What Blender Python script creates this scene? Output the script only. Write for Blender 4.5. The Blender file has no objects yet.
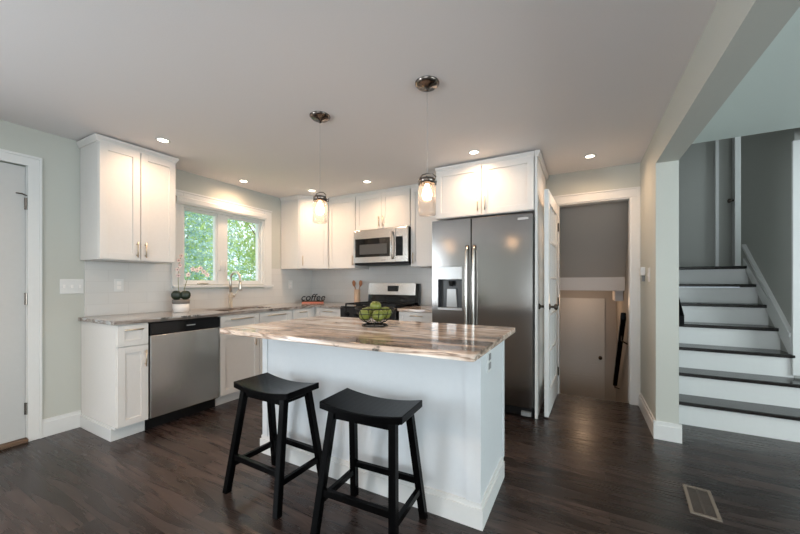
import bpy, bmesh, math, random
from mathutils import Vector, Matrix, Euler
random.seed(7)
PI = math.pi
sc = bpy.context.scene
COL = sc.collection

# ------------------------------------------------------------ camera
cd = bpy.data.cameras.new('camera'); cam = bpy.data.objects.new('camera', cd); COL.objects.link(cam)
cam.location = (3.6905, -1.1908, 1.199); cam.rotation_euler = (PI/2, 0, 0.4981)
cd.sensor_width = 36; cd.lens = 335.12/800*36; cd.shift_y = 16.12/800; cd.clip_start = .03
sc.camera = cam
# ------------------------------------------------------------ view
vs = sc.view_settings
vs.view_transform = 'Standard'; vs.look = 'None'; vs.gamma = 1; vs.use_curve_mapping = False
vs.exposure = 0.62
# ------------------------------------------------------------ world
w = bpy.data.worlds.new('sky'); sc.world = w; w.use_nodes = True
bg = w.node_tree.nodes['Background']; bg.inputs[0].default_value = (.72, .86, 1, 1); bg.inputs[1].default_value = 1.5

def light(name, kind, loc, energy, color, rot=(0, 0, 0), **k):
    l = bpy.data.lights.new(name, kind); l.energy = energy; l.color = color
    for a, b in k.items(): setattr(l, a, b)
    o = bpy.data.objects.new(name, l); COL.objects.link(o); o.location = loc; o.rotation_euler = rot
    return o
light('sun', 'SUN', (0, 0, 10), 2.4, (1, .95, .86), (math.radians(38), math.radians(28), 0), angle=.02)
WARM = (1, .67, .42); COOL = (.82, .92, 1)
# unseen added area lights, assumed daylight behind and beside the camera; no windows built
light('assumed_daylight_rear', 'AREA', (4.3, -4.35, 1.3), 75, COOL, (PI/2+.3, 0, 0), shape='RECTANGLE', size=3.0, size_y=1.9)
light('assumed_daylight_left', 'AREA', (.08, -2.9, 1.2), 80, COOL, (PI/2-.05, 0, -PI/2), shape='RECTANGLE', size=1.8, size_y=1.9)
light('assumed_daylight_side', 'AREA', (8.3, -.6, 1.4), 115, (.84, .96, 1), (PI/2+.25, 0, PI/2), shape='RECTANGLE', size=3.6, size_y=1.7)
light('lower_hall_fill', 'POINT', (3.7, 4.3, .95), 1.8, WARM, shadow_soft_size=.08)  # added unseen warm light that lifts the lower stairwell
light('upstairs_fill', 'AREA', (6.6, 4.4, 2.6), 16, (.82, .96, 1), (PI/2, 0, PI/2), shape='RECTANGLE', size=.9, size_y=1.2)  # unseen area light, raised to brighten the stairwell walls

# ------------------------------------------------------------ materials
def mat(name, color=(.8, .8, .8), rough=.5, metal=0., bump=0., bscale=40, spec=None, coat=0., emis=None, estr=0.):
    m = bpy.data.materials.new(name); m.use_nodes = True; nt = m.node_tree
    b = nt.nodes['Principled BSDF']
    b.inputs['Base Color'].default_value = (*color, 1); b.inputs['Roughness'].default_value = rough
    b.inputs['Metallic'].default_value = metal
    if spec is not None: b.inputs['Specular IOR Level'].default_value = spec
    if coat: b.inputs['Coat Weight'].default_value = coat
    if emis: b.inputs['Emission Color'].default_value = (*emis, 1); b.inputs['Emission Strength'].default_value = estr
    tc = nt.nodes.new('ShaderNodeTexCoord'); nz = nt.nodes.new('ShaderNodeTexNoise')
    nz.inputs['Scale'].default_value = bscale; nz.inputs['Detail'].default_value = 3
    nt.links.new(tc.outputs['Object'], nz.inputs['Vector'])
    if bump:
        bp = nt.nodes.new('ShaderNodeBump'); bp.inputs['Strength'].default_value = bump; bp.inputs['Distance'].default_value = .002
        nt.links.new(nz.outputs['Fac'], bp.inputs['Height']); nt.links.new(bp.outputs['Normal'], b.inputs['Normal'])
    if not emis:
        mx = nt.nodes.new('ShaderNodeMix'); mx.data_type = 'RGBA'; mx.blend_type = 'MULTIPLY'; mx.inputs['Factor'].default_value = .05
        mx.inputs['A'].default_value = (*color, 1); nt.links.new(nz.outputs['Fac'], mx.inputs['B']); nt.links.new(mx.outputs['Result'], b.inputs['Base Color'])
    return m
def nodes(m): return m.node_tree.nodes, m.node_tree.links, m.node_tree.nodes['Principled BSDF']
def ramp(N, stops):
    r = N.new('ShaderNodeValToRGB'); e = r.color_ramp.elements
    while len(e) > 1: e.remove(e[0])
    e[0].position = stops[0][0]; e[0].color = (*stops[0][1], 1)
    for p, c in stops[1:]: x = e.new(p); x.color = (*c, 1)
    return r

M = {}
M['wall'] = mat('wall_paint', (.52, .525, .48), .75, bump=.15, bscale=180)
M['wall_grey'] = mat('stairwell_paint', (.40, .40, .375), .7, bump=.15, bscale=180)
M['wall_taupe'] = mat('lower_stairwell_paint', (.52, .48, .44), .75, bump=.15, bscale=180)
M['ceiling'] = mat('ceiling_paint', (.80, .77, .765), .85, bump=.2, bscale=150)
M['ceiling_cool'] = mat('ceiling_paint_cool', (.66, .72, .69), .85, bump=.2, bscale=150)
M['trim'] = mat('white_trim_paint', (.70, .70, .69), .35)
M['cab'] = mat('white_cabinet_paint', (.74, .715, .69), .33)
M['door'] = mat('white_door_paint', (.66, .64, .61), .4)
M['island'] = mat('island_white_paint', (.66, .68, .70), .4)
M['black'] = mat('black_lacquer', (.0012, .0012, .0014), .25, spec=.07)
M['blackm'] = mat('matt_black_metal', (.006, .0055, .0055), .45, 0, spec=.25)
M['blackg'] = mat('black_glass', (.006, .006, .007), .06)
M['nickel'] = mat('brushed_nickel', (.62, .57, .5), .3, 1)
M['champ'] = mat('warm_nickel', (.72, .6, .46), .35, 1)
M['bronze'] = mat('oil_rubbed_bronze', (.07, .055, .045), .35, .8)
M['chromed'] = mat('polished_dark_nickel', (.2, .17, .15), .22, 1)
M['pot'] = mat('white_ceramic', (.82, .8, .78), .3)
M['potband'] = mat('grey_felt_band', (.2, .18, .165), .8)
M['leafd'] = mat('dark_leaf', (.012, .022, .01), .4)
M['stem'] = mat('orchid_stem', (.22, .24, .1), .5)
M['petal'] = mat('orchid_petal', (.86, .7, .66), .5)
M['petalc'] = mat('orchid_centre', (.25, .05, .08), .5)
M['wood'] = mat('spoon_wood', (.36, .15, .07), .55)
M['crock'] = mat('tan_wooden_holder', (.62, .44, .31), .6)
M['red'] = mat('coral_paint', (.7, .2, .13), .5)
M['apple'] = mat('green_apple_skin', (.17, .2, .035), .3)
M['grey'] = mat('grey_plastic', (.25, .25, .25), .45)
M['dkpanel'] = mat('dispenser_recess', (.03, .03, .033), .3)
M['silver'] = mat('silver_plastic', (.5, .5, .5), .3, .6)
M['vent'] = mat('tan_metal_register', (.2, .17, .14), .5, .3)
M['thresh'] = mat('oak_threshold', (.12, .07, .04), .5)
M['bark'] = mat('bark', (.09, .06, .04), .9)
M['grass'] = mat('lawn_grass', (.3, .45, .14), .9, bump=.5, bscale=6)
M['bulb'] = mat('glowing_bulb', (1, 1, 1), .5, emis=(1, .66, .38), estr=14)
M['can'] = mat('glowing_lamp_disc', (1, 1, 1), .5, emis=(1, .86, .68), estr=9)
M['extdoor'] = mat('entry_door_paint', (.50, .505, .50), .45)

def foliage_mat(name, a, b_):
    m = mat(name, a, .6); N, L, b = nodes(m)
    gi = N.new('ShaderNodeTexCoord'); nz = N.new('ShaderNodeTexNoise'); nz.inputs['Scale'].default_value = 2.3
    L.new(gi.outputs['Object'], nz.inputs['Vector']); r = ramp(N, [(.35, a), (.65, b_)]); L.new(nz.outputs['Fac'], r.inputs['Fac'])
    L.new(r.outputs['Color'], b.inputs['Base Color'])
    tr = N.new('ShaderNodeBsdfTranslucent'); L.new(r.outputs['Color'], tr.inputs['Color'])
    ms = N.new('ShaderNodeMixShader'); ms.inputs[0].default_value = .4
    out = N['Material Output']; L.new(b.outputs[0], ms.inputs[1]); L.new(tr.outputs[0], ms.inputs[2]); L.new(ms.outputs[0], out.inputs['Surface'])
    return m
M['spruce'] = foliage_mat('blue_spruce_needles', (.25, .38, .35), (.52, .68, .64))
M['leaf'] = foliage_mat('maple_leaves', (.26, .4, .12), (.58, .7, .3))
M['leaf2'] = foliage_mat('hedge_leaves', (.2, .34, .1), (.4, .55, .22))

def glass_mat(name, tint=(1, 1, 1), refl=.12):
    m = bpy.data.materials.new(name); m.use_nodes = True; N = m.node_tree.nodes; L = m.node_tree.links
    N.clear(); o = N.new('ShaderNodeOutputMaterial'); t = N.new('ShaderNodeBsdfTransparent'); g = N.new('ShaderNodeBsdfGlossy')
    t.inputs[0].default_value = (*tint, 1); g.inputs['Roughness'].default_value = .03
    lw = N.new('ShaderNodeLayerWeight'); lw.inputs[0].default_value = .25
    mp = N.new('ShaderNodeMapRange'); mp.inputs[3].default_value = .02; mp.inputs[4].default_value = refl*4
    L.new(lw.outputs['Facing'], mp.inputs[0])
    x = N.new('ShaderNodeMixShader'); L.new(mp.outputs[0], x.inputs[0]); L.new(t.outputs[0], x.inputs[1]); L.new(g.outputs[0], x.inputs[2]); L.new(x.outputs[0], o.inputs[0])
    return m
M['glass'] = glass_mat('window_glass', refl=.06)
M['jar'] = glass_mat('jar_glass', (.97, .93, .9), .2)
_N = M['jar'].node_tree.nodes; _L = M['jar'].node_tree.links
_t = _N.new('ShaderNodeBsdfTranslucent'); _t.inputs[0].default_value = (.95, .85, .78, 1); _x = _N.new('ShaderNodeMixShader'); _x.inputs[0].default_value = .09
_o = [n for n in _N if n.type == 'OUTPUT_MATERIAL'][0]; _s = _o.inputs[0].links[0].from_socket
_L.new(_s, _x.inputs[1]); _L.new(_t.outputs[0], _x.inputs[2]); _L.new(_x.outputs[0], _o.inputs[0])

def steel(name, color, rough, axis, depth=.06, wob=.0):
    m = mat(name, color, rough, 1); N, L, b = nodes(m)
    tc = N.new('ShaderNodeTexCoord'); mp = N.new('ShaderNodeMapping')
    s = [3, 3, 3]; s[axis] = 900
    mp.inputs['Scale'].default_value = s; L.new(tc.outputs['Object'], mp.inputs[0])
    nz = N.new('ShaderNodeTexNoise'); nz.inputs['Scale'].default_value = 1; L.new(mp.outputs[0], nz.inputs['Vector'])
    n2 = N.new('ShaderNodeTexNoise'); n2.inputs['Scale'].default_value = 1.7; n2.inputs['Detail'].default_value = 1
    L.new(tc.outputs['Object'], n2.inputs['Vector'])
    b1 = N.new('ShaderNodeBump'); b1.inputs['Strength'].default_value = depth; b1.inputs['Distance'].default_value = .001; L.new(nz.outputs['Fac'], b1.inputs['Height'])
    b2 = N.new('ShaderNodeBump'); b2.inputs['Strength'].default_value = .5; b2.inputs['Distance'].default_value = wob
    L.new(n2.outputs['Fac'], b2.inputs['Height']); L.new(b1.outputs[0], b2.inputs['Normal']); L.new(b2.outputs[0], b.inputs['Normal'])
    return m
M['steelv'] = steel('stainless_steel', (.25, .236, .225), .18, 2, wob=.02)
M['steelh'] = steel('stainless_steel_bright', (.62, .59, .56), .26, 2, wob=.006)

def floor_mat():
    m = mat('dark_stained_oak_floor', (.05, .04, .035), .3); N, L, b = nodes(m)
    tc = N.new('ShaderNodeTexCoord'); br = N.new('ShaderNodeTexBrick')
    br.inputs['Scale'].default_value = 1; br.inputs['Brick Width'].default_value = 1.15; br.inputs['Row Height'].default_value = .108
    br.inputs['Mortar Size'].default_value = .0012; br.offset = .37; br.inputs['Mortar Smooth'].default_value = .3
    br.inputs['Color1'].default_value = (0, 0, 0, 1); br.inputs['Color2'].default_value = (1, 1, 1, 1); br.inputs['Mortar'].default_value = (.5, .5, .5, 1)
    L.new(tc.outputs['Object'], br.inputs['Vector'])
    mp = N.new('ShaderNodeMapping'); mp.inputs['Scale'].default_value = (.8, 8, 1); L.new(tc.outputs['Object'], mp.inputs[0])
    ad = N.new('ShaderNodeVectorMath'); ad.operation = 'ADD'; sc_ = N.new('ShaderNodeVectorMath'); sc_.operation = 'SCALE'; sc_.inputs['Scale'].default_value = 7
    L.new(br.outputs['Color'], sc_.inputs[0]); L.new(mp.outputs[0], ad.inputs[0]); L.new(sc_.outputs[0], ad.inputs[1])
    nz = N.new('ShaderNodeTexNoise'); nz.inputs['Scale'].default_value = 2.2; nz.inputs['Detail'].default_value = 6; nz.inputs['Distortion'].default_value = 1.4
    L.new(ad.outputs[0], nz.inputs['Vector'])
    r = ramp(N, [(.3, (.016, .0108, .0098)), (.5, (.028, .0192, .017)), (.6, (.040, .028, .025)), (.76, (.078, .057, .05))])
    L.new(nz.outputs['Fac'], r.inputs['Fac'])
    r2 = ramp(N, [(0, (.5, .5, .5)), (1, (1.35, 1.3, 1.27))]); L.new(br.outputs['Color'], r2.inputs['Fac'])
    mx = N.new('ShaderNodeMix'); mx.data_type = 'RGBA'; mx.blend_type = 'MULTIPLY'; mx.inputs['Factor'].default_value = 1
    L.new(r.outputs['Color'], mx.inputs['A']); L.new(r2.outputs['Color'], mx.inputs['B'])
    m2 = N.new('ShaderNodeMix'); m2.data_type = 'RGBA'; m2.inputs['B'].default_value = (.008, .006, .005, 1)
    L.new(br.outputs['Fac'], m2.inputs['Factor']); L.new(mx.outputs['Result'], m2.inputs['A']); L.new(m2.outputs['Result'], b.inputs['Base Color'])
    rr = N.new('ShaderNodeMapRange'); rr.inputs[3].default_value = .14; rr.inputs[4].default_value = .42; L.new(nz.outputs['Fac'], rr.inputs[0]); L.new(rr.outputs[0], b.inputs['Roughness'])
    bp = N.new('ShaderNodeBump'); bp.inputs['Strength'].default_value = .25; bp.inputs['Distance'].default_value = .0015
    L.new(nz.outputs['Fac'], bp.inputs['Height']); L.new(bp.outputs[0], b.inputs['Normal'])
    return m
M['floor'] = floor_mat()

def granite(name, seed, dirv=(.5, 4.0, 9.), mul=(1, 1, 1)):
    m = mat(name, (.6, .5, .42), .1); N, L, b = nodes(m)
    tc = N.new('ShaderNodeTexCoord'); mp = N.new('ShaderNodeMapping'); mp.inputs['Scale'].default_value = dirv
    mp.inputs['Location'].default_value = (seed, seed*.7, 0); mp.inputs['Rotation'].default_value = (0, 0, .12)
    L.new(tc.outputs['Object'], mp.inputs[0])
    nz = N.new('ShaderNodeTexNoise'); nz.inputs['Scale'].default_value = 1.25; nz.inputs['Detail'].default_value = 5; nz.inputs['Distortion'].default_value = 1.1; nz.inputs['Roughness'].default_value = .55
    L.new(mp.outputs[0], nz.inputs['Vector'])
    r = ramp(N, [(.28, (.06, .05, .045)), (.35, (.24, .18, .145)), (.41, (.56, .43, .34)), (.455, (.74, .62, .53)), (.485, (.26, .185, .14)), (.51, (.62, .48, .39)), (.56, (.86, .79, .72)), (.62, (.88, .84, .79)), (.655, (.42, .32, .25)), (.69, (.82, .74, .66)), (.8, (.9, .87, .84))])
    L.new(nz.outputs['Fac'], r.inputs['Fac'])
    n2 = N.new('ShaderNodeTexNoise'); n2.inputs['Scale'].default_value = 9; n2.inputs['Detail'].default_value = 6; n2.inputs['Distortion'].default_value = .8; L.new(tc.outputs['Object'], n2.inputs['Vector'])
    r2 = ramp(N, [(.3, tuple(.7*c for c in mul)), (.5, mul), (1, tuple(1.1*c for c in mul))]); L.new(n2.outputs['Fac'], r2.inputs['Fac'])
    mx = N.new('ShaderNodeMix'); mx.data_type = 'RGBA'; mx.blend_type = 'MULTIPLY'; mx.inputs['Factor'].default_value = 1
    L.new(r.outputs['Color'], mx.inputs['A']); L.new(r2.outputs['Color'], mx.inputs['B'])
    # dark mineral blotches
    n3 = N.new('ShaderNodeTexNoise'); n3.inputs['Scale'].default_value = 3.6; n3.inputs['Detail'].default_value = 7; n3.inputs['Roughness'].default_value = .7
    m3 = N.new('ShaderNodeMapping'); m3.inputs['Scale'].default_value = (1, 2.4, 1); m3.inputs['Location'].default_value = (seed*2, 1.3, .4); L.new(tc.outputs['Object'], m3.inputs[0]); L.new(m3.outputs[0], n3.inputs['Vector'])
    r3 = ramp(N, [(.60, (0, 0, 0)), (.64, (1, 1, 1))]); L.new(n3.outputs['Fac'], r3.inputs['Fac'])
    m4 = N.new('ShaderNodeMix'); m4.data_type = 'RGBA'; m4.inputs['B'].default_value = (.10, .095, .085, 1)
    L.new(r3.outputs['Color'], m4.inputs['Factor']); L.new(mx.outputs['Result'], m4.inputs['A']); L.new(m4.outputs['Result'], b.inputs['Base Color'])
    return m
M['granite'] = granite('brown_wave_granite', 3.1)
M['granite2'] = granite('grey_wave_granite', 8.4, (3.2, .8, 9.), (.55, .6, .66))

def tile_mat(name, horizontal_axis):
    m = mat(name, (.8, .78, .76), .18); N, L, b = nodes(m)
    tc = N.new('ShaderNodeTexCoord'); sp = N.new('ShaderNodeSeparateXYZ'); cb = N.new('ShaderNodeCombineXYZ')
    L.new(tc.outputs['Object'], sp.inputs[0]); L.new(sp.outputs[horizontal_axis], cb.inputs[0]); L.new(sp.outputs[2], cb.inputs[1])
    br = N.new('ShaderNodeTexBrick'); br.inputs['Scale'].default_value = 1; br.inputs['Brick Width'].default_value = .3; br.inputs['Row Height'].default_value = .1
    br.inputs['Mortar Size'].default_value = .0018; br.inputs['Color1'].default_value = (.62, .61, .595, 1); br.inputs['Color2'].default_value = (.64, .63, .615, 1); br.inputs['Mortar'].default_value = (.57, .555, .54, 1)
    L.new(cb.outputs[0], br.inputs['Vector']); L.new(br.outputs['Color'], b.inputs['Base Color'])
    bp = N.new('ShaderNodeBump'); bp.invert = True; bp.inputs['Strength'].default_value = .4; bp.inputs['Distance'].default_value = .001
    L.new(br.outputs['Fac'], bp.inputs['Height']); L.new(bp.outputs[0], b.inputs['Normal'])
    return m
M['tilex'] = tile_mat('backsplash_tile_back', 0); M['tiley'] = tile_mat('backsplash_tile_left', 1)

# ------------------------------------------------------------ mesh helpers
class MB:
    def __init__(s): s.bm = bmesh.new(); s.T = Matrix.Identity(4); s.n = 0
    def v(s, p): return s.bm.verts.new(s.T @ Vector(p))
    def face(s, vs):
        try: s.bm.faces.new(vs)
        except ValueError: pass
    def box(s, x0, x1, y0, y1, z0, z1):
        e = (s.n % 9)*.00011; s.n += 1      # overlapping pieces never share a face exactly
        x0, x1 = sorted((x0, x1)); y0, y1 = sorted((y0, y1)); z0, z1 = sorted((z0, z1)); x0 -= e; y0 -= e; z0 -= e; x1 += e; y1 += e; z1 += e
        V = [s.v((x, y, z)) for z in (z0, z1) for x, y in ((x0, y0), (x1, y0), (x1, y1), (x0, y1))]
        for f in ((3, 2, 1, 0), (4, 5, 6, 7), (0, 1, 5, 4), (1, 2, 6, 5), (2, 3, 7, 6), (3, 0, 4, 7)): s.face([V[i] for i in f])
        return s
    def prism(s, pts, z0, z1):     # polygon in xy
        a = [s.v((x, y, z0)) for x, y in pts]; b = [s.v((x, y, z1)) for x, y in pts]; n = len(pts)
        s.face(a[::-1]); s.face(b)
        for i in range(n): s.face([a[i], a[(i+1) % n], b[(i+1) % n], b[i]])
        return s
    def hull(s, A, B):             # two equal-length rings of 3d points, closed solid
        a = [s.v(p) for p in A]; b = [s.v(p) for p in B]; n = len(A)
        s.face(a[::-1]); s.face(b)
        for i in range(n): s.face([a[i], a[(i+1) % n], b[(i+1) % n], b[i]])
        return s
    def tube(s, pts, r, n=10, caps=True, closed=False):
        pts = [Vector(p) for p in pts]; R = r if isinstance(r, (list, tuple)) else [r]*len(pts); rings = []
        ref = None; m = len(pts)
        for i, p in enumerate(pts):
            if closed: d = pts[(i+1) % m] - pts[i-1]
            else: d = pts[min(i+1, m-1)] - pts[max(i-1, 0)]
            d.normalize()
            if ref is None: ref = d.orthogonal().normalized()
            ref = (ref - d*ref.dot(d)).normalized(); q = d.cross(ref)
            rings.append([s.v(p + (ref*math.cos(2*PI*k/n) + q*math.sin(2*PI*k/n))*R[i]) for k in range(n)])
        for i in range(m if closed else m-1):
            A, B = rings[i], rings[(i+1) % m]
            for k in range(n): s.face([A[k], A[(k+1) % n], B[(k+1) % n], B[k]])
        if caps and not closed: s.face(rings[0][::-1]); s.face(rings[-1])
        return s
    def lathe(s, prof, cx=0, cy=0, cz=0, n=28):
        rings = []
        for r, z in prof:
            if r < 1e-5: rings.append([s.v((cx, cy, cz+z))])
            else: rings.append([s.v((cx+r*math.cos(2*PI*k/n), cy+r*math.sin(2*PI*k/n), cz+z)) for k in range(n)])
        for A, B in zip(rings, rings[1:]):
            for k in range(n):
                q = [A[k % len(A)], A[(k+1) % len(A)], B[(k+1) % len(B)], B[k % len(B)]]
                u = []; [u.append(x) for x in q if x not in u]
                if len(u) > 2: s.face(u)
        return s
    def build(s, name, m, parent=None, smooth=False, bevel=0, off=None):
        bmesh.ops.recalc_face_normals(s.bm, faces=s.bm.faces)
        root = parent
        while root is not None and root.parent is not None: root = root.parent
        o0 = Vector(off) if off is not None else (root.location if root is not None else Vector((0, 0, 0)))
        if parent is None and off is None:   # origin at the base of the mesh
            pts = [v.co for v in s.bm.verts]
            lo = Vector([min(p[i] for p in pts) for i in range(3)]); hi = Vector([max(p[i] for p in pts) for i in range(3)])
            o0 = Vector(((lo.x+hi.x)/2, (lo.y+hi.y)/2, lo.z))
        bmesh.ops.translate(s.bm, verts=s.bm.verts, vec=-o0)
        me = bpy.data.meshes.new(name); s.bm.to_mesh(me); s.bm.free()
        me.materials.append(m)
        if smooth:
            for p in me.polygons: p.use_smooth = True
        o = bpy.data.objects.new(name, me); COL.objects.link(o)
        if parent is not None: o.parent = parent
        else: o.location = o0
        if bevel:
            b = o.modifiers.new('bevel', 'BEVEL'); b.width = bevel; b.segments = 2; b.limit_method = 'ANGLE'
        return o
def frameT(o, u, n):        # local x=u along, y=n outward, z up
    u = Vector(u).normalized(); n = Vector(n).normalized(); z = Vector((0, 0, 1))
    return Matrix(((u.x, n.x, z.x, o[0]), (u.y, n.y, z.y, o[1]), (u.z, n.z, z.z, o[2]), (0, 0, 0, 1)))
def tag(o, label=None, cat=None, group=None, kind=None):
    if label: o['label'] = label
    if cat: o['category'] = cat
    if group: o['group'] = group
    if kind: o['kind'] = kind
    return o
def thing(name, loc, label, cat, group=None):
    o = bpy.data.objects.new(name, None); o.empty_display_size = .05; COL.objects.link(o); o.location = loc
    return tag(o, label, cat, group)
def struct(name, mb, m, label=None, bevel=0):
    o = mb.build(name, m, bevel=bevel); o['kind'] = 'structure'
    if label: o['label'] = label
    return o
def B(*a): return MB().box(*a)

# ------------------------------------------------------------ room shell
H = 2.38; YB = 2.74; YD = 2.82; XR = 4.19; XR2 = 4.33
TOP = 1.385
# floor (with the stairwell down left out)
f = MB(); f.box(-.12, 8.5, -4.5, YD+.02, -.15, 0); f.box(XR2+.005, 8.6, YD+.02, 3.0, -.15, 0)
struct('floor', f, M['floor'], 'dark stained oak plank floor')
c = MB(); c.box(-.12, XR2, -4.5, YD+.1, H, H+.12); 
struct('ceiling', c, M['ceiling'], 'smooth white painted ceiling')
struct('ceiling_living', B(XR2, 8.5, -4.5, 2.61, 2.418, 2.53), M['ceiling_cool'], 'cool white ceiling of the room beside the stairs')
# left wall with window hole and exterior door hole
WY0, WY1, WZ0, WZ1 = .80, 1.84, 1.185, 2.03
DY0, DY1, DZ = -1.13, -.31, 2.085
lw = MB()
for a in ((-4.5, DY0, 0, H), (DY0, DY1, DZ, H), (DY1, WY0, 0, H), (WY0, WY1, 0, WZ0), (WY0, WY1, WZ1, H), (WY1, YD+.1, 0, H)):
    lw.box(-.14, 0, a[0], a[1], a[2], a[3])
struct('wall_left', lw, M['wall'])
# back wall: kitchen part, and the doorway part
DX0, DX1 = 3.46, 4.115
bw = MB(); bw.box(0, 3.345, YB, YD+.1, 0, H); bw.box(3.345, DX0, YD, YD+.1, 0, H); bw.box(DX0, DX1, YD, YD+.1, 2.05, H); bw.box(DX1, XR, YD, YD+.1, 0, H)
struct('wall_back', bw, M['wall'])
# right wall: pier and header over the wide opening
PY = 2.03; HB = 2.125
rw = MB(); rw.box(XR, XR2, PY, YD+.1, 0, HB); rw.box(XR, XR2, -4.5, YD+.1, HB, 2.43)
struct('wall_right', rw, M['wall'])
# far enclosure (rooms behind and beside the camera)
fw_ = MB(); fw_.box(-.14, 8.62, -4.62, -4.5, 0, 2.43)
struct('wall_rear', fw_, M['wall'])
fr = MB(); fr.box(8.5, 8.62, -4.5, 2.9, 0, 2.43); fr.box(5.62, 8.5, 2.9, 3.0, 0, 2.43); fr.box(5.39, 8.5, 2.62, 2.9, 2.40, 2.45); 
struct('wall_east', fr, M['wall'])

# ------------------------------------------------------------ stairwell up
SY = 2.46; RI = .198; TR = .222; SX0 = XR2+.01; SX1 = 5.27
sw = MB(); sw.box(SX1, SX1+.12, 2.9, 3.99, 0, 3.8); sw.box(SX1+.12, 5.62, 2.9, 3.0, 0, 3.8); sw.box(5.27, 7.0, 3.99, 4.02, 0, TOP)
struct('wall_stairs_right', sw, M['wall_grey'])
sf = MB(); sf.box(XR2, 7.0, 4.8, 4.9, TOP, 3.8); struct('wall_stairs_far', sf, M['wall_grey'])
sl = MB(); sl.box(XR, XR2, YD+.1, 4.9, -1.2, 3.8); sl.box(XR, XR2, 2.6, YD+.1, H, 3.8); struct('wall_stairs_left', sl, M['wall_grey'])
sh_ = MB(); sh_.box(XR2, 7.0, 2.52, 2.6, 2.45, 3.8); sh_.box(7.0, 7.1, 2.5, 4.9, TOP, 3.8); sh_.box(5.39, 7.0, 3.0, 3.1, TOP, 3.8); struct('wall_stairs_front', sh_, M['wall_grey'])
struct('ceiling_stairs', B(XR, 7.1, 2.5, 4.9, 3.8, 3.9), M['ceiling'])
struct('floor_upstairs', B(SX0, 7.0, SY+6*TR+.02, 4.8, TOP-.12, TOP), M['floor'])
struct('trim_1', MB().box(SX1-.02, SX1+.07, 2.875, 2.9, .42, 2.4), M['trim'], 'white corner casing at the foot of the stair wall', bevel=.004)

st = thing('staircase', ((SX0+SX1)/2, SY, 0), 'staircase with dark wood treads and white risers rising beyond the wall opening', 'stairs')
M['tread'] = mat('espresso_stained_tread', (.012, .009, .008), .22, bump=.1)
for k in range(7):
    y = SY + k*TR; x1 = 5.60 if k < 2 else SX1-.001
    if k < 6: x1b = x1
    B(SX0, x1, y, y+.02, k*RI, (k+1)*RI-.032).build('riser', M['trim'], st)
    yb = y+TR+.02 if k < 6 else y+.12
    B(SX0, x1 + (.0 if k > 1 else .0), y-.03, yb, (k+1)*RI-.03, (k+1)*RI).build('tread', M['tread'], st, bevel=.006)
# skirt board climbing on the right wall
sk = MB()
def skz(y): return RI + (y-SY)*RI/TR + .16
ya, yb = 2.9, 3.86
sk.hull([(SX1-.022, ya, RI*3-.03), (SX1-.022, yb, TOP), (SX1-.022, yb, TOP+.09), (SX1-.022, ya, skz(ya))], [(SX1-.002, ya, RI*3-.03), (SX1-.002, yb, TOP), (SX1-.002, yb, TOP+.09), (SX1-.002, ya, skz(ya))])
sk.build('skirt_board', M['trim'], st)
# cap moulding on the skirt
ck = MB(); ck.hull([(SX1-.034, ya, skz(ya)-.012), (SX1, ya, skz(ya)-.012), (SX1, ya, skz(ya)+.02), (SX1-.034, ya, skz(ya)+.02)],
                   [(SX1-.034, yb, skz(yb)-.012+.0), (SX1, yb, skz(yb)-.012), (SX1, yb, skz(yb)+.02), (SX1-.034, yb, skz(yb)+.02)])
ck.build('cap_moulding', M['trim'], st)
# upper hall doors and casings
d = struct('door_3', B(5.29, 5.39, 4.765, 4.8, TOP, 3.42), M['wall_grey'], 'dim grey door at the top of the stairs')
struct('trim_2', B(5.255, 5.288, 4.755, 4.8, TOP, 3.5), M['trim'], 'thin white casing at the top of the stairs')
d4 = struct('door_4', B(5.43, 5.56, 4.70, 4.8, TOP, 3.5), M['trim'], 'bright white door standing open at the top of the stairs')
MB().lathe([(0, 0), (.012, 0), (.012, .02), (.028, .035), (.028, .055), (0, .065)], n=14).build('door_knob', M['bronze'], d4, True)
dk = d4.children[0]; dk.rotation_euler = (0, -PI/2, 0); dk.location = (5.43-.0-d4.location.x, 4.74-d4.location.y, 2.28-d4.location.z)
dk.data.transform(Matrix.Translation(d4.location))
# handrail on the left wall of the stairs: its foot shows past the pier
hr = thing('handrail', (4.42, 2.36, .93), 'black handrail end showing beside the pier at the stairs up', 'handrail')
MB().hull([(4.395, 2.40, .84), (4.44, 2.40, .84), (4.44, 2.40, .93), (4.395, 2.40, .93)], [(4.395, 3.6, .84+1.07), (4.44, 3.6, .84+1.07), (4.44, 3.6, .93+1.07), (4.395, 3.6, .93+1.07)]).build('rail', M['black'], hr, bevel=.006)
for y in (2.6, 3.4): MB().tube([(XR2, y, .85+(y-2.4)*.89-.06), (4.42, y, .85+(y-2.4)*.89-.06), (4.42, y, .85+(y-2.4)*.89)], .008).build('bracket', M['bronze'], hr, True)

# ------------------------------------------------------------ stairwell down (through the doorway)
LZ = -1.08; RX = 4.146
lo = MB(); lo.box(2.9, 3.3, 2.94, 5.0, LZ, 2.35); lo.box(RX, XR, YD+.1, 5.0, LZ, 2.35); lo.box(3.3, RX, 4.9, 5.0, LZ, 2.35)
struct('wall_lower_stairs', lo, M['wall_taupe'])
struct('floor_lower', B(3.0, XR, YD+.12, 5.0, LZ-.1, LZ), M['floor'])
so = MB(); so.hull([(3.3, YD+.1, 2.36), (3.3, 3.72, 1.272), (3.3, 3.9, 1.272), (3.3, 3.9, 2.36)], [(RX, YD+.1, 2.36), (RX, 3.72, 1.272), (RX, 3.9, 1.272), (RX, 3.9, 2.36)])
struct('ceiling_lower_stairs', so, M['wall_taupe'])
so2 = MB(); so2.box(3.3, RX, 3.9, 4.9, 1.1, 1.3); struct('ceiling_lower_hall', so2, M['wall_taupe'])
struct('trim_3', B(3.3, RX, 3.70, 3.9, 1.105, 1.272), M['ceiling'], 'pale beam across the lower stairwell')
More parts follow.
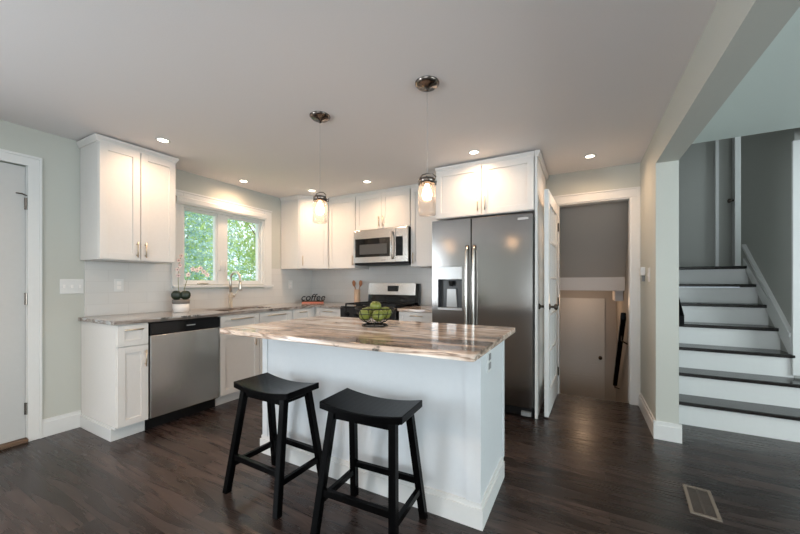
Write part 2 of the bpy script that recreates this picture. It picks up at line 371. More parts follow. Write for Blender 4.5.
struct('trim_4', MB().box(4.06, RX, 3.9, 4.3, .97, 1.1), M['ceiling'], 'small pale boxed corner under the stairwell beam')
ls = thing('lower_staircase', (3.8, YD+.12, LZ), 'wooden stairs going down behind the doorway, below floor level', 'stairs')
for k in range(5):
    z = -.19*(k+1); B(3.3, RX, YD+.11+k*.24, YD+.11+(k+1)*.24+.02, z-.03, z).build('tread', M['floor'], ls)
    B(3.3, RX, YD+.11+k*.24, YD+.125+k*.24, z, z+.16).build('riser', M['trim'], ls)
# lower six panel door
ld = thing('door', (3.68, 4.87, LZ), 'white panelled door at the foot of the lower stairs', 'door'); del ld['category']; ld.name = 'door_2'; ld['kind'] = 'structure'
def panel_door(root, o, u, n, wd, ht, th, panels, m):
    T = frameT(o, u, n); b = MB(); b.T = T; b.box(0, wd, -th, 0, 0, ht); b.build('slab', m, root, bevel=.002)
    for (x0, x1, z0, z1) in panels:
        p = MB(); p.T = T
        g = .018
        p.box(x0, x1, 0, .009, z0, z0+g); p.box(x0, x1, 0, .009, z1-g, z1); p.box(x0, x0+g, 0, .009, z0, z1); p.box(x1-g, x1, 0, .009, z0, z1)
        p.box(x0+.045, x1-.045, 0, .012, z0+.045, z1-.045)
        p.build('raised_panel', m, root)
pw = .62
panel_door(ld, (3.375, 4.86, LZ+.01), (1, 0, 0), (0, -1, 0), pw, 2.03, .035,
           [(.08, .29, 1.74, 1.95), (.33, .54, 1.74, 1.95), (.08, .29, .98, 1.66), (.33, .54, .98, 1.66), (.08, .29, .2, .82), (.33, .54, .2, .82)], M['door'])
kb = MB(); kb.lathe([(0, 0), (.025, 0), (.025, .008), (.011, .012), (.011, .03), (.027, .042), (.024, .06), (0, .066)], n=16)
kb.bm.transform(Matrix.Translation((3.375+pw-.06, 4.86, .045)) @ Matrix.Rotation(PI/2, 4, 'X')); kb.build('door_knob', M['bronze'], ld, True)
cs = MB(); cs.box(3.3, 3.372, 4.85, 4.9, LZ, 1.04); cs.build('casing', M['ceiling'], ld)
hl = thing('handrail', (4.09, 3.22, .73), 'black handrail sloping down the right wall below the doorway', 'handrail')
MB().hull([(4.06, 3.18, .80), (4.11, 3.18, .80), (4.11, 3.18, .88), (4.06, 3.18, .88)], [(4.06, 4.25, -.21), (4.11, 4.25, -.21), (4.11, 4.25, -.13), (4.06, 4.25, -.13)]).build('rail', M['black'], hl, bevel=.006)
MB().tube([(4.085, 4.22, -.17), (4.085, 4.3, -.24), (RX, 4.36, -.27)], .009).build('bracket', M['bronze'], hl, True)
MB().tube([(4.085, 3.4, .62), (4.085, 3.4, .54), (RX, 3.4, .5)], .009).build('bracket', M['bronze'], hl, True)

# ------------------------------------------------------------ doorway trim
t = MB(); y = YD
t.box(DX0-.085, DX0, y-.018, y, 0, 2.135); t.box(DX1, XR-.001, y-.018, y, 0, 2.135); t.box(DX0-.085, XR-.001, y-.02, y, 2.05, 2.14)
t.box(DX0-.085, XR-.001, y-.028, y, 2.125, 2.14); t.box(DX1+.055, XR-.001, y-.026, y, 0, 2.13)
struct('trim_5', t, M['trim'], 'white casing around the doorway', bevel=.003)
j = MB(); j.box(DX0-.002, DX0+.012, y-.01, y+.11, 0, 2.05); j.box(DX1-.012, DX1+.002, y-.01, y+.11, 0, 2.05); j.box(DX0, DX1, y-.01, y+.11, 2.038, 2.052)
struct('trim_6', j, M['trim'], 'white doorway jamb lining')
# baseboards
def base(name, boxes, lab=None):
    b = MB()
    for (x0, x1, y0, y1, nx, ny) in boxes:
        b.box(x0, x1, y0, y1, 0, .11)
        if nx: b.box(x0 if nx < 0 else x0, x1, y0, y1, .11, .112)
        b.box(x0 + (.006 if nx < 0 else 0), x1 - (.006 if nx > 0 else 0), y0 + (.006 if ny < 0 else 0), y1 - (.006 if ny > 0 else 0), .11, .138)
    struct(name, b, M['trim'], lab, bevel=.002)
base('baseboard_left', [(0, .016, -.235, -.004, 1, 0), (0, .016, -4.5, DY0-.09, 1, 0)])
base('baseboard_right', [(XR-.016, XR, PY-.016, YD-.028, -1, 0), (XR-.016, XR2+.016, PY-.016, PY, 0, -1)])
base('baseboard_rear', [(0, 8.5, -4.5, -4.484, 0, 1)])

# ------------------------------------------------------------ exterior door on left wall
ed = thing('door_1', (-.02, (DY0+DY1)/2, 0), 'white entry door in the left wall with three hinges', 'door'); del ed['category']; ed['kind'] = 'structure'
B(-.055, -.012, DY0+.016, DY1-.005, .03, DZ-.006).build('slab', M['extdoor'], ed, bevel=.003)
B(-.14, .03, DY0, DY1, 0, .028).build('threshold', M['thresh'], ed, bevel=.004)
for z in (1.80, 1.08, .25):
    hg = MB(); hg.tube([(-.004, DY1-.004, z-.045), (-.004, DY1-.004, z+.045)], .007); hg.box(-.012, -.009, DY1-.014, DY1-.004, z-.045, z+.045)
    hg.build('hinge', M['chromed'], ed)
MB().tube([(-.004, DY1-.0, 1.86), (.006, DY1-.03, 1.87), (.008, DY1-.06, 1.868)], .005, 8).build('hinge_stop', M['chromed'], ed, True)
t = MB()
for (a, b_) in ((DY1, DY1+.075), (DY0-.075, DY0)):
    t.box(0, .016, a, b_, 0, DZ+.07)
    t.box(0, .022, b_-.015 if b_ > DY1 else a, b_ if b_ > DY1 else a+.015, 0, DZ+.08)
t.box(0, .016, DY0-.075, DY1+.075, DZ, DZ+.075); t.box(0, .022, DY0-.075, DY1+.075, DZ+.062, DZ+.08)
t.box(-.14, -.001, DY1-.004, DY1+.0, .03, DZ)
struct('trim_7', t, M['trim'], 'white casing around the entry door', bevel=.003)

# ------------------------------------------------------------ window
wn = thing('window_1', (0, (WY0+WY1)/2, WZ0), 'white twin casement window above the sink looking out to trees', 'window'); del wn['category']; wn['kind'] = 'structure'
t = MB()
t.box(-.12, .004, WY0, WY0+.022, WZ0, WZ1); t.box(-.12, .004, WY1-.04, WY1, WZ0, WZ1); t.box(-.12, .004, WY0, WY1, WZ1-.03, WZ1); t.box(-.12, .004, WY0, WY1, WZ0, WZ0+.02)
t.box(-.12, -.02, 1.215, 1.315, WZ0, WZ1)
t.build('window_frame', M['trim'], wn, bevel=.002)
for (a, b_, lab) in ((WY0+.022, 1.215, 'left'), (1.315, WY1-.04, 'right')):
    s = MB(); g = .026
    s.box(-.07, -.03, a, a+g, WZ0+.02, WZ1-.03); s.box(-.07, -.03, b_-g, b_, WZ0+.02, WZ1-.03)
    s.box(-.07, -.03, a, b_, WZ0+.02, WZ0+.02+g); s.box(-.07, -.03, a, b_, WZ1-.03-g, WZ1-.03)
    so_ = s.build('sash', M['trim'], wn, bevel=.002)
    B(-.052, -.048, a+g, b_-g, WZ0+.02+g, WZ1-.03-g).build('pane', M['glass'], so_)
ca = MB()
ca.box(0, .02, WY1-.01, 1.945, WZ0-.055, 2.15); ca.box(0, .02, .70, WY0+.01, WZ0-.055, 2.15)
ca.box(0, .02, WY0+.01, WY1-.01, WZ1-.005, 2.15)
ca.build('casing', M['trim'], wn, bevel=.003)
MB().hull([(.02, .72, 2.02), (.055, .72, 2.02), (.068, .72, 2.045), (.068, .72, 2.085), (.045, .72, 2.10), (.02, .72, 2.10)], [(.02, 1.825, 2.02), (.055, 1.825, 2.02), (.068, 1.825, 2.045), (.068, 1.825, 2.085), (.045, 1.825, 2.10), (.02, 1.825, 2.10)]).build('shade_cassette', M['trim'], wn, bevel=.002)
B(0, .028, .70, 1.95, 2.145, 2.165).build('head_moulding', M['trim'], wn, bevel=.004)
B(0, .045, .70, 1.96, WZ0-.035, WZ0-.01).build('sill', M['trim'], wn, bevel=.004)
MB().box(.004, .018, .96, 1.08, WZ0+.0, WZ0+.018).build('crank_handle', M['nickel'], wn, bevel=.004)
for yy in (1.235, 1.295): MB().tube([(-.018, yy, 1.34), (.004, yy, 1.36), (.01, yy, 1.46)], .006, 8).build('sash_lock', M['trim'], wn, True)

# ------------------------------------------------------------ cabinets
def shaker(root, name, T, w_, h, m=None, th=.02, fr=.055, handle=None, hl=.13):
    m = m or M['cab']; g = .0015
    s = MB(); s.T = T
    s.box(g, fr, 0, th, g, h-g); s.box(w_-fr, w_-g, 0, th, g, h-g); s.box(fr, w_-fr, 0, th, g, fr); s.box(fr, w_-fr, 0, th, h-fr, h-g)
    s.box(fr-.002, w_-fr+.002, 0, th-.011, fr-.002, h-fr+.002)
    o = s.build(name, m, root, bevel=.0012)
    if handle:
        k, hx, hz = handle
        b = MB(); b.T = T
        if k == 'v':
            b.tube([(hx, th+.026, hz-hl/2), (hx, th+.026, hz+hl/2)], .0055, 10)
            for zz in (hz-hl/2+.018, hz+hl/2-.018): b.tube([(hx, th, zz), (hx, th+.026, zz)], .0045, 8)
        else:
            b.tube([(hx-hl/2, th+.026, hz), (hx+hl/2, th+.026, hz)], .0055, 10)
            for xx in (hx-hl/2+.018, hx+hl/2-.018): b.tube([(xx, th, hz), (xx, th+.026, hz)], .0045, 8)
        b.build('handle', M['champ'], o, True)
    return o
Y, X, NX = (0, 1, 0), (1, 0, 0), (0, -1, 0)
def TL(y, z, x=.61): return frameT((x, y, z), Y, X)
def TB(x, z, y): return frameT((x, y, z), X, NX)
# cabinet by the entry door
c1 = thing('base_cabinet', (.3, .1, 0), 'narrow white base cabinet with drawer and door left of the dishwasher', 'cabinet')
B(.003, .61, 0, .212, .1, .882).build('body', M['cab'], c1)
B(.003, .55, -.0, .212, 0, .1).build('toe_kick', M['cab'], c1)
bb = MB()
for d_, za, zb in ((.014, 0, .095), (.008, .095, .112)): bb.prism([(.003, -d_), (.551+d_, -d_), (.551+d_, .212), (.551, .212), (.551, 0), (.003, 0)] if zb < .1 else [(.003, -d_), (.62, -d_), (.62, -.001), (.003, -.001)], za, zb)
bb.build('base_moulding', M['trim'], c1, bevel=.002)
shaker(c1, 'drawer', TL(.004, .715), .205, .162, fr=.045, handle=('h', .10, .125), hl=.12)
shaker(c1, 'door', TL(.004, .105), .205, .605, fr=.05, handle=('v', .18, .50))
# dishwasher
dwy0, dwy1 = .218, .812
dwt = thing('dishwasher', (.3, .515, 0), 'stainless steel dishwasher with black control strip under the left counter', 'dishwasher')
B(.02, .60, dwy0, dwy1, .09, .878).build('body', M['blackm'], dwt)
B(.60, .632, dwy0+.003, dwy1-.003, .105, .775).build('door', M['steelh'], dwt, bevel=.004)
cp = B(.60, .638, dwy0+.003, dwy1-.003, .78, .876).build('control_panel', M['blackg'], dwt, bevel=.004)
B(.638, .6385, .50, .575, .825, .833).build('badge', M['silver'], cp)
B(.03, .56, dwy0+.003, dwy1-.003, 0.001, .09).build('toe_kick', M['blackm'], dwt)
# sink base
c2 = thing('base_cabinet', (.3, 1.26, 0), 'wide white sink base cabinet with two false drawers under the window', 'cabinet')
b = MB(); b.box(.003, .022, .816, 1.71, .1, .882); b.box(.022, .61, .816, .834, .1, .882); b.box(.022, .61, 1.692, 1.71, .1, .882); b.box(.022, .61, .834, 1.692, .1, .118); b.box(.59, .61, .834, 1.692, .118, .882)
b.build('body', M['cab'], c2)
B(.003, .55, .816, 1.71, 0, .1).build('toe_kick', M['cab'], c2)
for (a, hx) in ((.818, .385), (1.265, .055)):
    shaker(c2, 'false_drawer', TL(a, .715), .443, .162, fr=.045, handle=('h', .2215, .125), hl=.25)
    shaker(c2, 'door', TL(a, .105), .443, .605, handle=('v', hx, .50))
# narrow corner cabinet on the left run
c3 = thing('base_cabinet', (.3, 1.93, 0), 'narrow white base cabinet beside the inner corner, right of the sink cabinet', 'cabinet')
B(.003, .61, 1.714, YB-.003, .1, .882).build('body', M['cab'], c3)
B(.003, .55, 1.714, YB-.003, 0, .1).build('toe_kick', M['cab'], c3)
shaker(c3, 'drawer', TL(1.745, .715), .29, .162, fr=.045, handle=('h', .145, .125), hl=.12)
shaker(c3, 'door', TL(1.745, .105), .29, .605, handle=('v', .045, .50))
# back wall base
YF = 2.13
c4 = thing('base_cabinet', (.86, 2.45, 0), 'white base cabinet between the inner corner and the range', 'cabinet')
B(.614, 1.086, YF, YB-.003, .1, .882).build('body', M['cab'], c4)
B(.614, 1.086, YF+.06, YB-.003, 0, .1).build('toe_kick', M['cab'], c4)
shaker(c4, 'drawer', TB(.66, .715, YF), .42, .162, fr=.045, handle=('h', .21, .125), hl=.15)
shaker(c4, 'door', TB(.66, .105, YF), .42, .605, handle=('v', .38, .50))
c5 = thing('base_cabinet', (2.12, 2.45, 0), 'white base cabinet between the range and the refrigerator', 'cabinet')
B(1.876, 2.34, YF, YB-.003, .1, .882).build('body', M['cab'], c5)
B(1.876, 2.34, YF+.06, YB-.003, 0, .1).build('toe_kick', M['cab'], c5)
shaker(c5, 'drawer', TB(1.88, .715, YF), .456, .162, fr=.045, handle=('h', .228, .125), hl=.15)
shaker(c5, 'door', TB(1.88, .105, YF), .456, .605, handle=('v', .04, .50))
# worktops
SKX0, SKX1, SKY0, SKY1 = .155, .51, .93, 1.60
wt = MB(); z0, z1 = .884, .914
wt.box(.002, .645, -.02, SKY0, z0, z1); wt.box(.002, SKX0, SKY0, SKY1, z0, z1); wt.box(SKX1, .645, SKY0, SKY1, z0, z1); wt.box(.002, .645, SKY1, YF-.04, z0, z1)
wt.box(.002, 1.092, YF-.04, YB-.002, z0, z1)
bmesh.ops.remove_doubles(wt.bm, verts=wt.bm.verts, dist=1e-5)
wo = wt.build('countertop', M['granite2']); tag(wo, 'grey brown veined granite counter under the window, wrapping the corner', 'countertop')
wt2 = B(1.870, 2.345, YF-.04, YB-.002, z0, z1).build('countertop', M['granite'], bevel=.003); tag(wt2, 'short granite counter between the range and the refrigerator', 'countertop')
# sink
sk_ = thing('sink', (.33, 1.26, .70), 'stainless undermount sink set in the granite below the window', 'sink')
s = MB(); t_ = .004; x0, x1, y0, y1 = SKX0-.004, SKX1+.004, SKY0-.004, SKY1+.004
s.box(x0, x1, y0, y1, .70, .704)
s.box(x0, x0+t_, y0, y1, .704, .883); s.box(x1-t_, x1, y0, y1, .704, .883); s.box(x0+t_, x1-t_, y0, y0+t_, .704, .883); s.box(x0+t_, x1-t_, y1-t_, y1, .704, .883)
s.box(x0+t_, x1-t_, 1.26, 1.275, .704, .85)
s.build('basin', M['steelh'], sk_)
MB().lathe([(0, .001), (.03, .001), (.035, .004), (.02, .006), (0, .005)], .33, 1.1, .704).build('drain', M['nickel'], sk_, True)
# faucet
fc = thing('faucet', (.12, 1.275, .914), 'brushed nickel gooseneck faucet behind the sink', 'faucet')
MB().lathe([(0, 0), (.028, 0), (.028, .006), (.021, .01), (.021, .17), (.018, .175), (0, .175)], .12, 1.275, .914).build('base', M['nickel'], fc, True)
pts = [(.12, 1.275, 1.085), (.12, 1.275, 1.20)] + [(.12+.085-.085*math.cos(a), 1.275, 1.24+.085*math.sin(a)) for a in [PI*k/10 for k in range(0, 11)]] + [(.292, 1.275, 1.20)]
MB().tube(pts, .0135, 12).build('spout', M['nickel'], fc, True)
MB().lathe([(0, 0), (.017, 0), (.020, .02), (.018, .075), (.0145, .09), (0, .09)], .293, 1.275, 1.115).build('spray_head', M['nickel'], fc, True)
hb = MB(); hb.tube([(.12, 1.275, 1.045), (.12, 1.325, 1.045)], .015, 12); hb.tube([(.12, 1.318, 1.045), (.13, 1.345, 1.085), (.14, 1.36, 1.13)], [.008, .007, .006], 10)
hb.build('lever', M['nickel'], fc, True)
# backsplash
bs = MB(); bs.box(0, .008, .02, WY0-.10, .9145, 1.385); bs.box(0, .008, WY0-.1, 1.945, .9145, WZ0-.055); bs.box(0, .008, 1.945, YB, .9145, 1.395)
o = struct('trim_8', bs, M['tiley'], 'white tile backsplash on the left wall')
bs = MB(); bs.box(.008, 2.39, YB-.008, YB, .9145, 1.42); o = struct('trim_9', bs, M['tilex'], 'white tile backsplash on the back wall')
# upper cabinets
def crown(root, pts, z=2.31):   # pts: polyline of (x,y,nx,ny) front edge; flared moulding to the ceiling
    s = MB()
    for (ax, ay), (bx, by), (n1x, n1y), (n2x, n2y) in pts:
        prof = [(0, z-.002), (.010, z-.002), (.012, z+.010), (.024, z+.030), (.026, z+.044), (.0, z+.044)]
        A = [(ax+n1x*p, ay+n1y*p, q) for p, q in prof]; C = [(bx+n2x*p, by+n2y*p, q) for p, q in prof]
        s.hull(A, C)
    return s.build('crown_moulding', M['cab'], root)
u1 = thing('wall_cabinet', (.16, .28, 1.39), 'tall white two door wall cabinet left of the window', 'cabinet')
B(.003, .33, -.006, .562, 1.39, 2.325).build('body', M['cab'], u1)
B(.003, .31, .01, .55, 2.325, H-.003).build('top_filler', M['cab'], u1)
crown(u1, [((.33, -.006), (.33, .562), (1, -1), (1, 1)), ((.003, -.006), (.33, -.006), (0, -1), (1, -1))], 2.325)
for a, hx in ((-.004, .252), (.280, .03)): shaker(u1, 'door', TL(a, 1.393, .33), .281, .928, handle=('v', hx, .09), hl=.13)
# corner wall cabinet (diagonal door)
u2 = thing('wall_cabinet', (.3, 2.45, 1.39), 'white corner wall cabinet with diagonal door, right of the window', 'cabinet')
P = [(.009, YB-.01), (.009, 2.115), (.33, 2.115), (.60, 2.41), (.60, YB-.01)]
MB().prism(P, 1.395, 2.34).build('body', M['cab'], u2)
uv = Vector((.27, .295, 0)).normalized(); nv = Vector((uv.y, -uv.x, 0)); dl = math.hypot(.27, .295)
shaker(u2, 'door', frameT((.33+uv.x*.02, 2.115+uv.y*.02, 1.4), uv, nv), dl-.028, .94, handle=('v', .04, .10))
crown(u2, [((.009, 2.115), (.33, 2.115), (0, -1), (.6, -1)), ((.33, 2.115), (.60, 2.41), (.6, -1), (.75, -1))], 2.334)
MB().prism([(.009, YB-.01), (.009, 2.13), (.32, 2.13), (.59, 2.42), (.59, YB-.01)], 2.34, H-.003).build('top_filler', M['cab'], u2)
YU = 2.43
def upper(x0, x1, z0, z1, lab, doors, yf=YU):
    u = thing('wall_cabinet', ((x0+x1)/2, (yf+YB)/2, z0), lab, 'cabinet')
    B(x0, x1, yf, YB-.01, z0, z1).build('body', M['cab'], u)
    B(x0+.001, x1-.001, yf+.01, YB-.01, z1, H-.003).build('top_filler', M['cab'], u)
    for (a, wd, hx, hz) in doors: shaker(u, 'door', TB(a, z0+.003, yf), wd, z1-z0-.006, handle=('v', hx, hz))
    crown(u, [((x0, yf), (x1, yf), (0, -1), (0, -1))], z1-.006)
    return u
upper(.604, 1.062, 1.395, 2.34, 'single door white wall cabinet left of the microwave', [(.608, .450, .42, .10)])
upper(1.066, 1.868, 1.885, 2.34, 'short two door white wall cabinet above the microwave', [(1.068, .398, .368, .09), (1.468, .398, .03, .09)])
upper(1.872, 2.375, 1.395, 2.34, 'single door white wall cabinet between the microwave and the refrigerator', [(1.88, .49, .035, .10)])
# over-fridge cabinet and panel
u5 = upper(2.384, 3.318, 1.848, 2.325, 'deep two door white cabinet above the refrigerator', [(2.387, .460, .43, .10), (2.855, .460, .03, .10)], yf=1.99)
pn = thing('end_panel', (3.333, 2.4, 0), 'tall white panel covering the right side of the refrigerator', 'panel')
B(3.322, 3.342, 1.985, YB+.005, 0, 2.325).build('board', M['cab'], pn)
crown(pn, [((3.322, 1.985), (3.342, 1.985), (0, -1), (1, -1)), ((3.342, 1.985), (3.342, YB+.07), (1, -1), (1, 0))], 2.319)
B(3.322, 3.340, 1.99, YB+.005, 2.325, H-.003).build('top_filler', M['cab'], pn)

# ------------------------------------------------------------ refrigerator
fg = thing('refrigerator', (2.855, 2.35, 0), 'stainless side by side refrigerator with ice and water dispenser', 'refrigerator')
FX0, FX1, FY = 2.352, 3.312, 1.954
B(FX0+.005, FX1-.005, FY+.075, YB-.03, .02, 1.80).build('body', M['blackm'], fg)
SX = 2.754
# freezer door as a frame round the dispenser recess
fd = MB(); rx0, rx1, rz0, rz1 = 2.415, 2.665, .945, 1.36
fd.box(FX0, SX-.004, FY, FY+.07, .09, rz0); fd.box(FX0, SX-.004, FY, FY+.07, rz1, 1.822); fd.box(FX0, rx0, FY, FY+.07, rz0, rz1); fd.box(rx1, SX-.004, FY, FY+.07, rz0, rz1)
bmesh.ops.remove_doubles(fd.bm, verts=fd.bm.verts, dist=1e-5)
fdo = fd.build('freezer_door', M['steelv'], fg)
ds = MB(); ds.box(rx0, rx1, FY+.06, FY+.069, rz0, rz1-.13); ds.box(rx0, rx0+.006, FY, FY+.06, rz0, 1.23); ds.box(rx1-.006, rx1, FY, FY+.06, rz0, 1.23)
dso = ds.build('dispenser_recess', M['dkpanel'], fdo)
B(rx0, rx1, FY-.006, FY+.06, 1.235, rz1).build('dispenser_panel', M['silver'], fdo, bevel=.003)
B(rx0, rx1, FY-.008, FY+.06, rz0-.012, rz0+.01).build('drip_tray', M['silver'], fdo, bevel=.003)
pd = MB(); pd.hull([(2.49, FY+.058, .96), (2.60, FY+.058, .96), (2.59, FY+.058, 1.14), (2.50, FY+.058, 1.14)], [(2.49, FY+.045, .96), (2.60, FY+.045, .96), (2.59, FY+.035, 1.14), (2.50, FY+.035, 1.14)])
pd.build('paddle', M['silver'], dso); 
MB().lathe([(0, 0), (.02, 0), (.03, .05), (0, .05)], 2.545, FY+.03, 1.17, n=14).build('spout', M['blackm'], dso)
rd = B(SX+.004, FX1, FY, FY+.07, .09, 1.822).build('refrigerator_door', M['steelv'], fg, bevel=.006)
B(FX1-.13, FX1-.04, FY-.003, FY, 1.765, 1.785).build('badge', M['silver'], rd)
B(FX0+.01, FX1-.01, FY+.03, FY+.09, .012, .085).build('base_grille', M['blackm'], fg)
B(FX1-.1, FX1-.02, FY-.005, FY+.06, .02, .055).build('foot_cover', M['grey'], fg)
for (hx, par) in ((SX-.035, fdo), (SX+.035, rd)):
    n_ = 16; pts = [(hx, FY-.012-.045*math.sin(PI*min(1, max(0, i/n_)))**.45, .62+(1.56-.62)*i/n_) for i in range(n_+1)]
    MB().tube(pts, .014, 12).build('handle', M['chromed'] if False else M['steelh'], par, True)

# ------------------------------------------------------------ range
rg = thing('range', (1.48, 2.4, 0), 'stainless range with black gas cooktop and raised control back', 'stove')
RX0, RX1 = 1.098, 1.864; RF = 2.06
B(RX0, RX1, RF+.03, YB-.012, .02, .90).build('body', M['blackm'], rg)
B(RX0+.004, RX1-.004, RF, RF+.03, .14, .72).build('oven_door', M['steelh'], rg, bevel=.004)
B(RX0+.1, RX1-.1, RF-.003, RF, .28, .6).build('oven_window', M['blackg'], rg)
MB().tube([(RX0+.06, RF, .69), (RX0+.06, RF-.05, .69), (RX1-.06, RF-.05, .69), (RX1-.06, RF, .69)], .011, 10).build('oven_handle', M['steelh'], rg, True)
B(RX0, RX1, RF-.012, RF+.03, .74, .905).build('front_panel', M['blackg'], rg, bevel=.006)
for k in range(5):
    xx = RX0+.1+k*(RX1-RX0-.2)/4
    MB().tube([(xx, RF-.012, .825), (xx, RF-.045, .825)], [.024, .019], 18).build('knob', M['blackm'], rg)
B(RX0, RX1, RF, YB-.09, .90, .92).build('cooktop', M['blackg'], rg, bevel=.004)
for k in range(3):
    gx0 = RX0+.03+k*.238; gx1 = gx0+.228; g = MB(); y0, y1 = RF+.05, YB-.13
    for xx in (gx0, gx1-.012): g.box(xx, xx+.012, y0, y1, .937, .952)
    for i in range(5):
        yy = y0+(y1-y0-.012)*i/4; g.box(gx0, gx1, yy, yy+.012, .937, .952)
    for xx in (gx0, gx1-.012):
        for yy in (y0, y1-.012): g.box(xx, xx+.012, yy, yy+.012, .92, .937)
    g.build('grate', M['blackm'], rg)
for xx in (RX0+.15, RX1-.15):
    for yy in (RF+.18, YB-.27): MB().lathe([(0, 0), (.045, 0), (.045, .008), (.03, .014), (0, .014)], xx, yy, .92, n=20).build('burner', M['blackm'], rg)
bp_ = MB(); bp_.hull([(RX0, YB-.09, .90), (RX0, YB-.014, .90), (RX0, YB-.014, 1.19), (RX0, YB-.06, 1.19)], [(RX1, YB-.09, .90), (RX1, YB-.014, .90), (RX1, YB-.014, 1.19), (RX1, YB-.06, 1.19)])
bk = bp_.build('backguard', M['blackg'], rg)
def bgy(z): return YB-.09+.03*(z-.9)/.29
q = MB(); q.hull([(RX0+.002, bgy(1.045)-.006, 1.045), (RX0+.002, bgy(1.045), 1.045), (RX0+.002, YB-.058, 1.2), (RX0+.002, YB-.066, 1.2)], [(RX1-.045, bgy(1.045)-.006, 1.045), (RX1-.045, bgy(1.045), 1.045), (RX1-.045, YB-.058, 1.2), (RX1-.045, YB-.066, 1.2)])
q.build('control_panel', M['steelh'], rg)
B(1.41, 1.565, YB-.085, YB-.066, 1.09, 1.165).build('display', M['blackg'], rg)

# ------------------------------------------------------------ microwave
mwv = thing('microwave', (1.47, 2.52, 1.44), 'stainless over the range microwave with black window', 'microwave')
MX0, MX1, MZ0, MZ1, MY = 1.072, 1.866, 1.445, 1.88, 2.355
B(MX0, MX1, MY+.03, YB-.012, MZ0, MZ1).build('body', M['blackm'], mwv)
B(MX0, 1.70, MY, MY+.028, MZ0+.012, MZ1-.004).build('door', M['steelh'], mwv, bevel=.004)
B(1.703, MX1, MY, MY+.028, MZ0+.012, MZ1-.004).build('control_side', M['steelh'], mwv, bevel=.004)
B(MX0+.03, 1.62, MY-.003, MY, MZ0+.085, MZ1-.115).build('window', M['blackg'], mwv)
B(1.705, 1.80, MY-.003, MY, MZ0+.085, MZ1-.115).build('control_panel', M['blackg'], mwv)
B(MX0+.10, 1.58, MY-.004, MY-.003, MZ0+.12, MZ1-.19).build('window_screen', mat('microwave_mesh', (.07, .07, .07), .3), mwv)
n_ = 10; pts = [(1.662, MY-.008-.035*math.sin(PI*i/n_)**.5, MZ0+.05+.33*i/n_) for i in range(n_+1)]
MB().tube(pts, .011, 10).build('handle', M['steelh'], mwv, True)
B(MX0+.002, MX1-.002, MY+.03, YB-.05, MZ0-.012, MZ0).build('vent_grille', M['blackm'], mwv)
B(1.5, 1.56, MY-.002, MY, MZ0+.035, MZ0+.045).build('badge', M['grey'], mwv)

# ------------------------------------------------------------ island
il = thing('kitchen_island', (2.48, .75, 0), 'white kitchen island with panelled end and white base moulding', 'island')
IX0, IX1, IY0, IY1 = 1.70, 3.25, .44, 1.0
B(IX0, IX1, IY0, IY1, .0, .882).build('body', M['island'], il)
B(IX0-.004, IX0+.045, IY0-.008, IY0, .1, .882).build('corner_stile', M['island'], il, bevel=.002)
MB().prism([(IX1-.07, IY0), (IX1-.07, IY0-.008), (IX1+.006, IY0-.008), (IX1+.006, IY0+.045), (IX1, IY0+.045), (IX1, IY0)], .1, .882).build('corner_stile', M['island'], il)
B(IX1, IX1+.006, IY1-.05, IY1, .1, .882).build('corner_stile', M['island'], il, bevel=.002)
k = MB()
for d_, za, zb in ((.018, 0, .098), (.011, .098, .122)):
    ye = IY1-.06; k.prism([(IX0-d_, ye), (IX0-d_, IY0-d_), (IX1+d_, IY0-d_), (IX1+d_, ye), (IX1, ye), (IX1, IY0), (IX0, IY0), (IX0, ye)], za, zb)
k.build('base_moulding', M['trim'], il)
ot = B(IX1, IX1+.006, .575, .645, .725, .84).build('outlet', M['trim'], il, bevel=.002); ot['label'] = 'white outlet on the island end'
r_ = MB(); r_.box(IX1+.006, IX1+.009, .588, .632, .742, .775); r_.box(IX1+.006, IX1+.009, .588, .632, .79, .823); r_.build('socket', M['grey'], ot)
# back-side cabinet doors (towards the range)
for kx in range(3): shaker(il, 'door', frameT((IX1-.02-kx*.51, IY1, .12), (-1, 0, 0), (0, 1, 0)), .49, .75, M['island'], handle=('v', .05, .6))
# island top with soft corners
tp = MB(); pts = []
for (cx, cy, a0) in ((3.315-.02, .115+.02, -90), (3.315-.02, 1.06-.02, 0), (1.68+.04, 1.06-.04, 90), (1.68+.04, .105+.04, 180)):
    r__ = .02 if cx > 2 else .04
    for i in range(6): a = math.radians(a0+i*18); pts.append((cx+r__*math.cos(a), cy+r__*math.sin(a)))
tp.prism(pts, .884, .914)
tpo = tp.build('countertop', M['granite'], bevel=.004); tag(tpo, 'large brown and cream streaked granite slab on the white island', 'countertop')

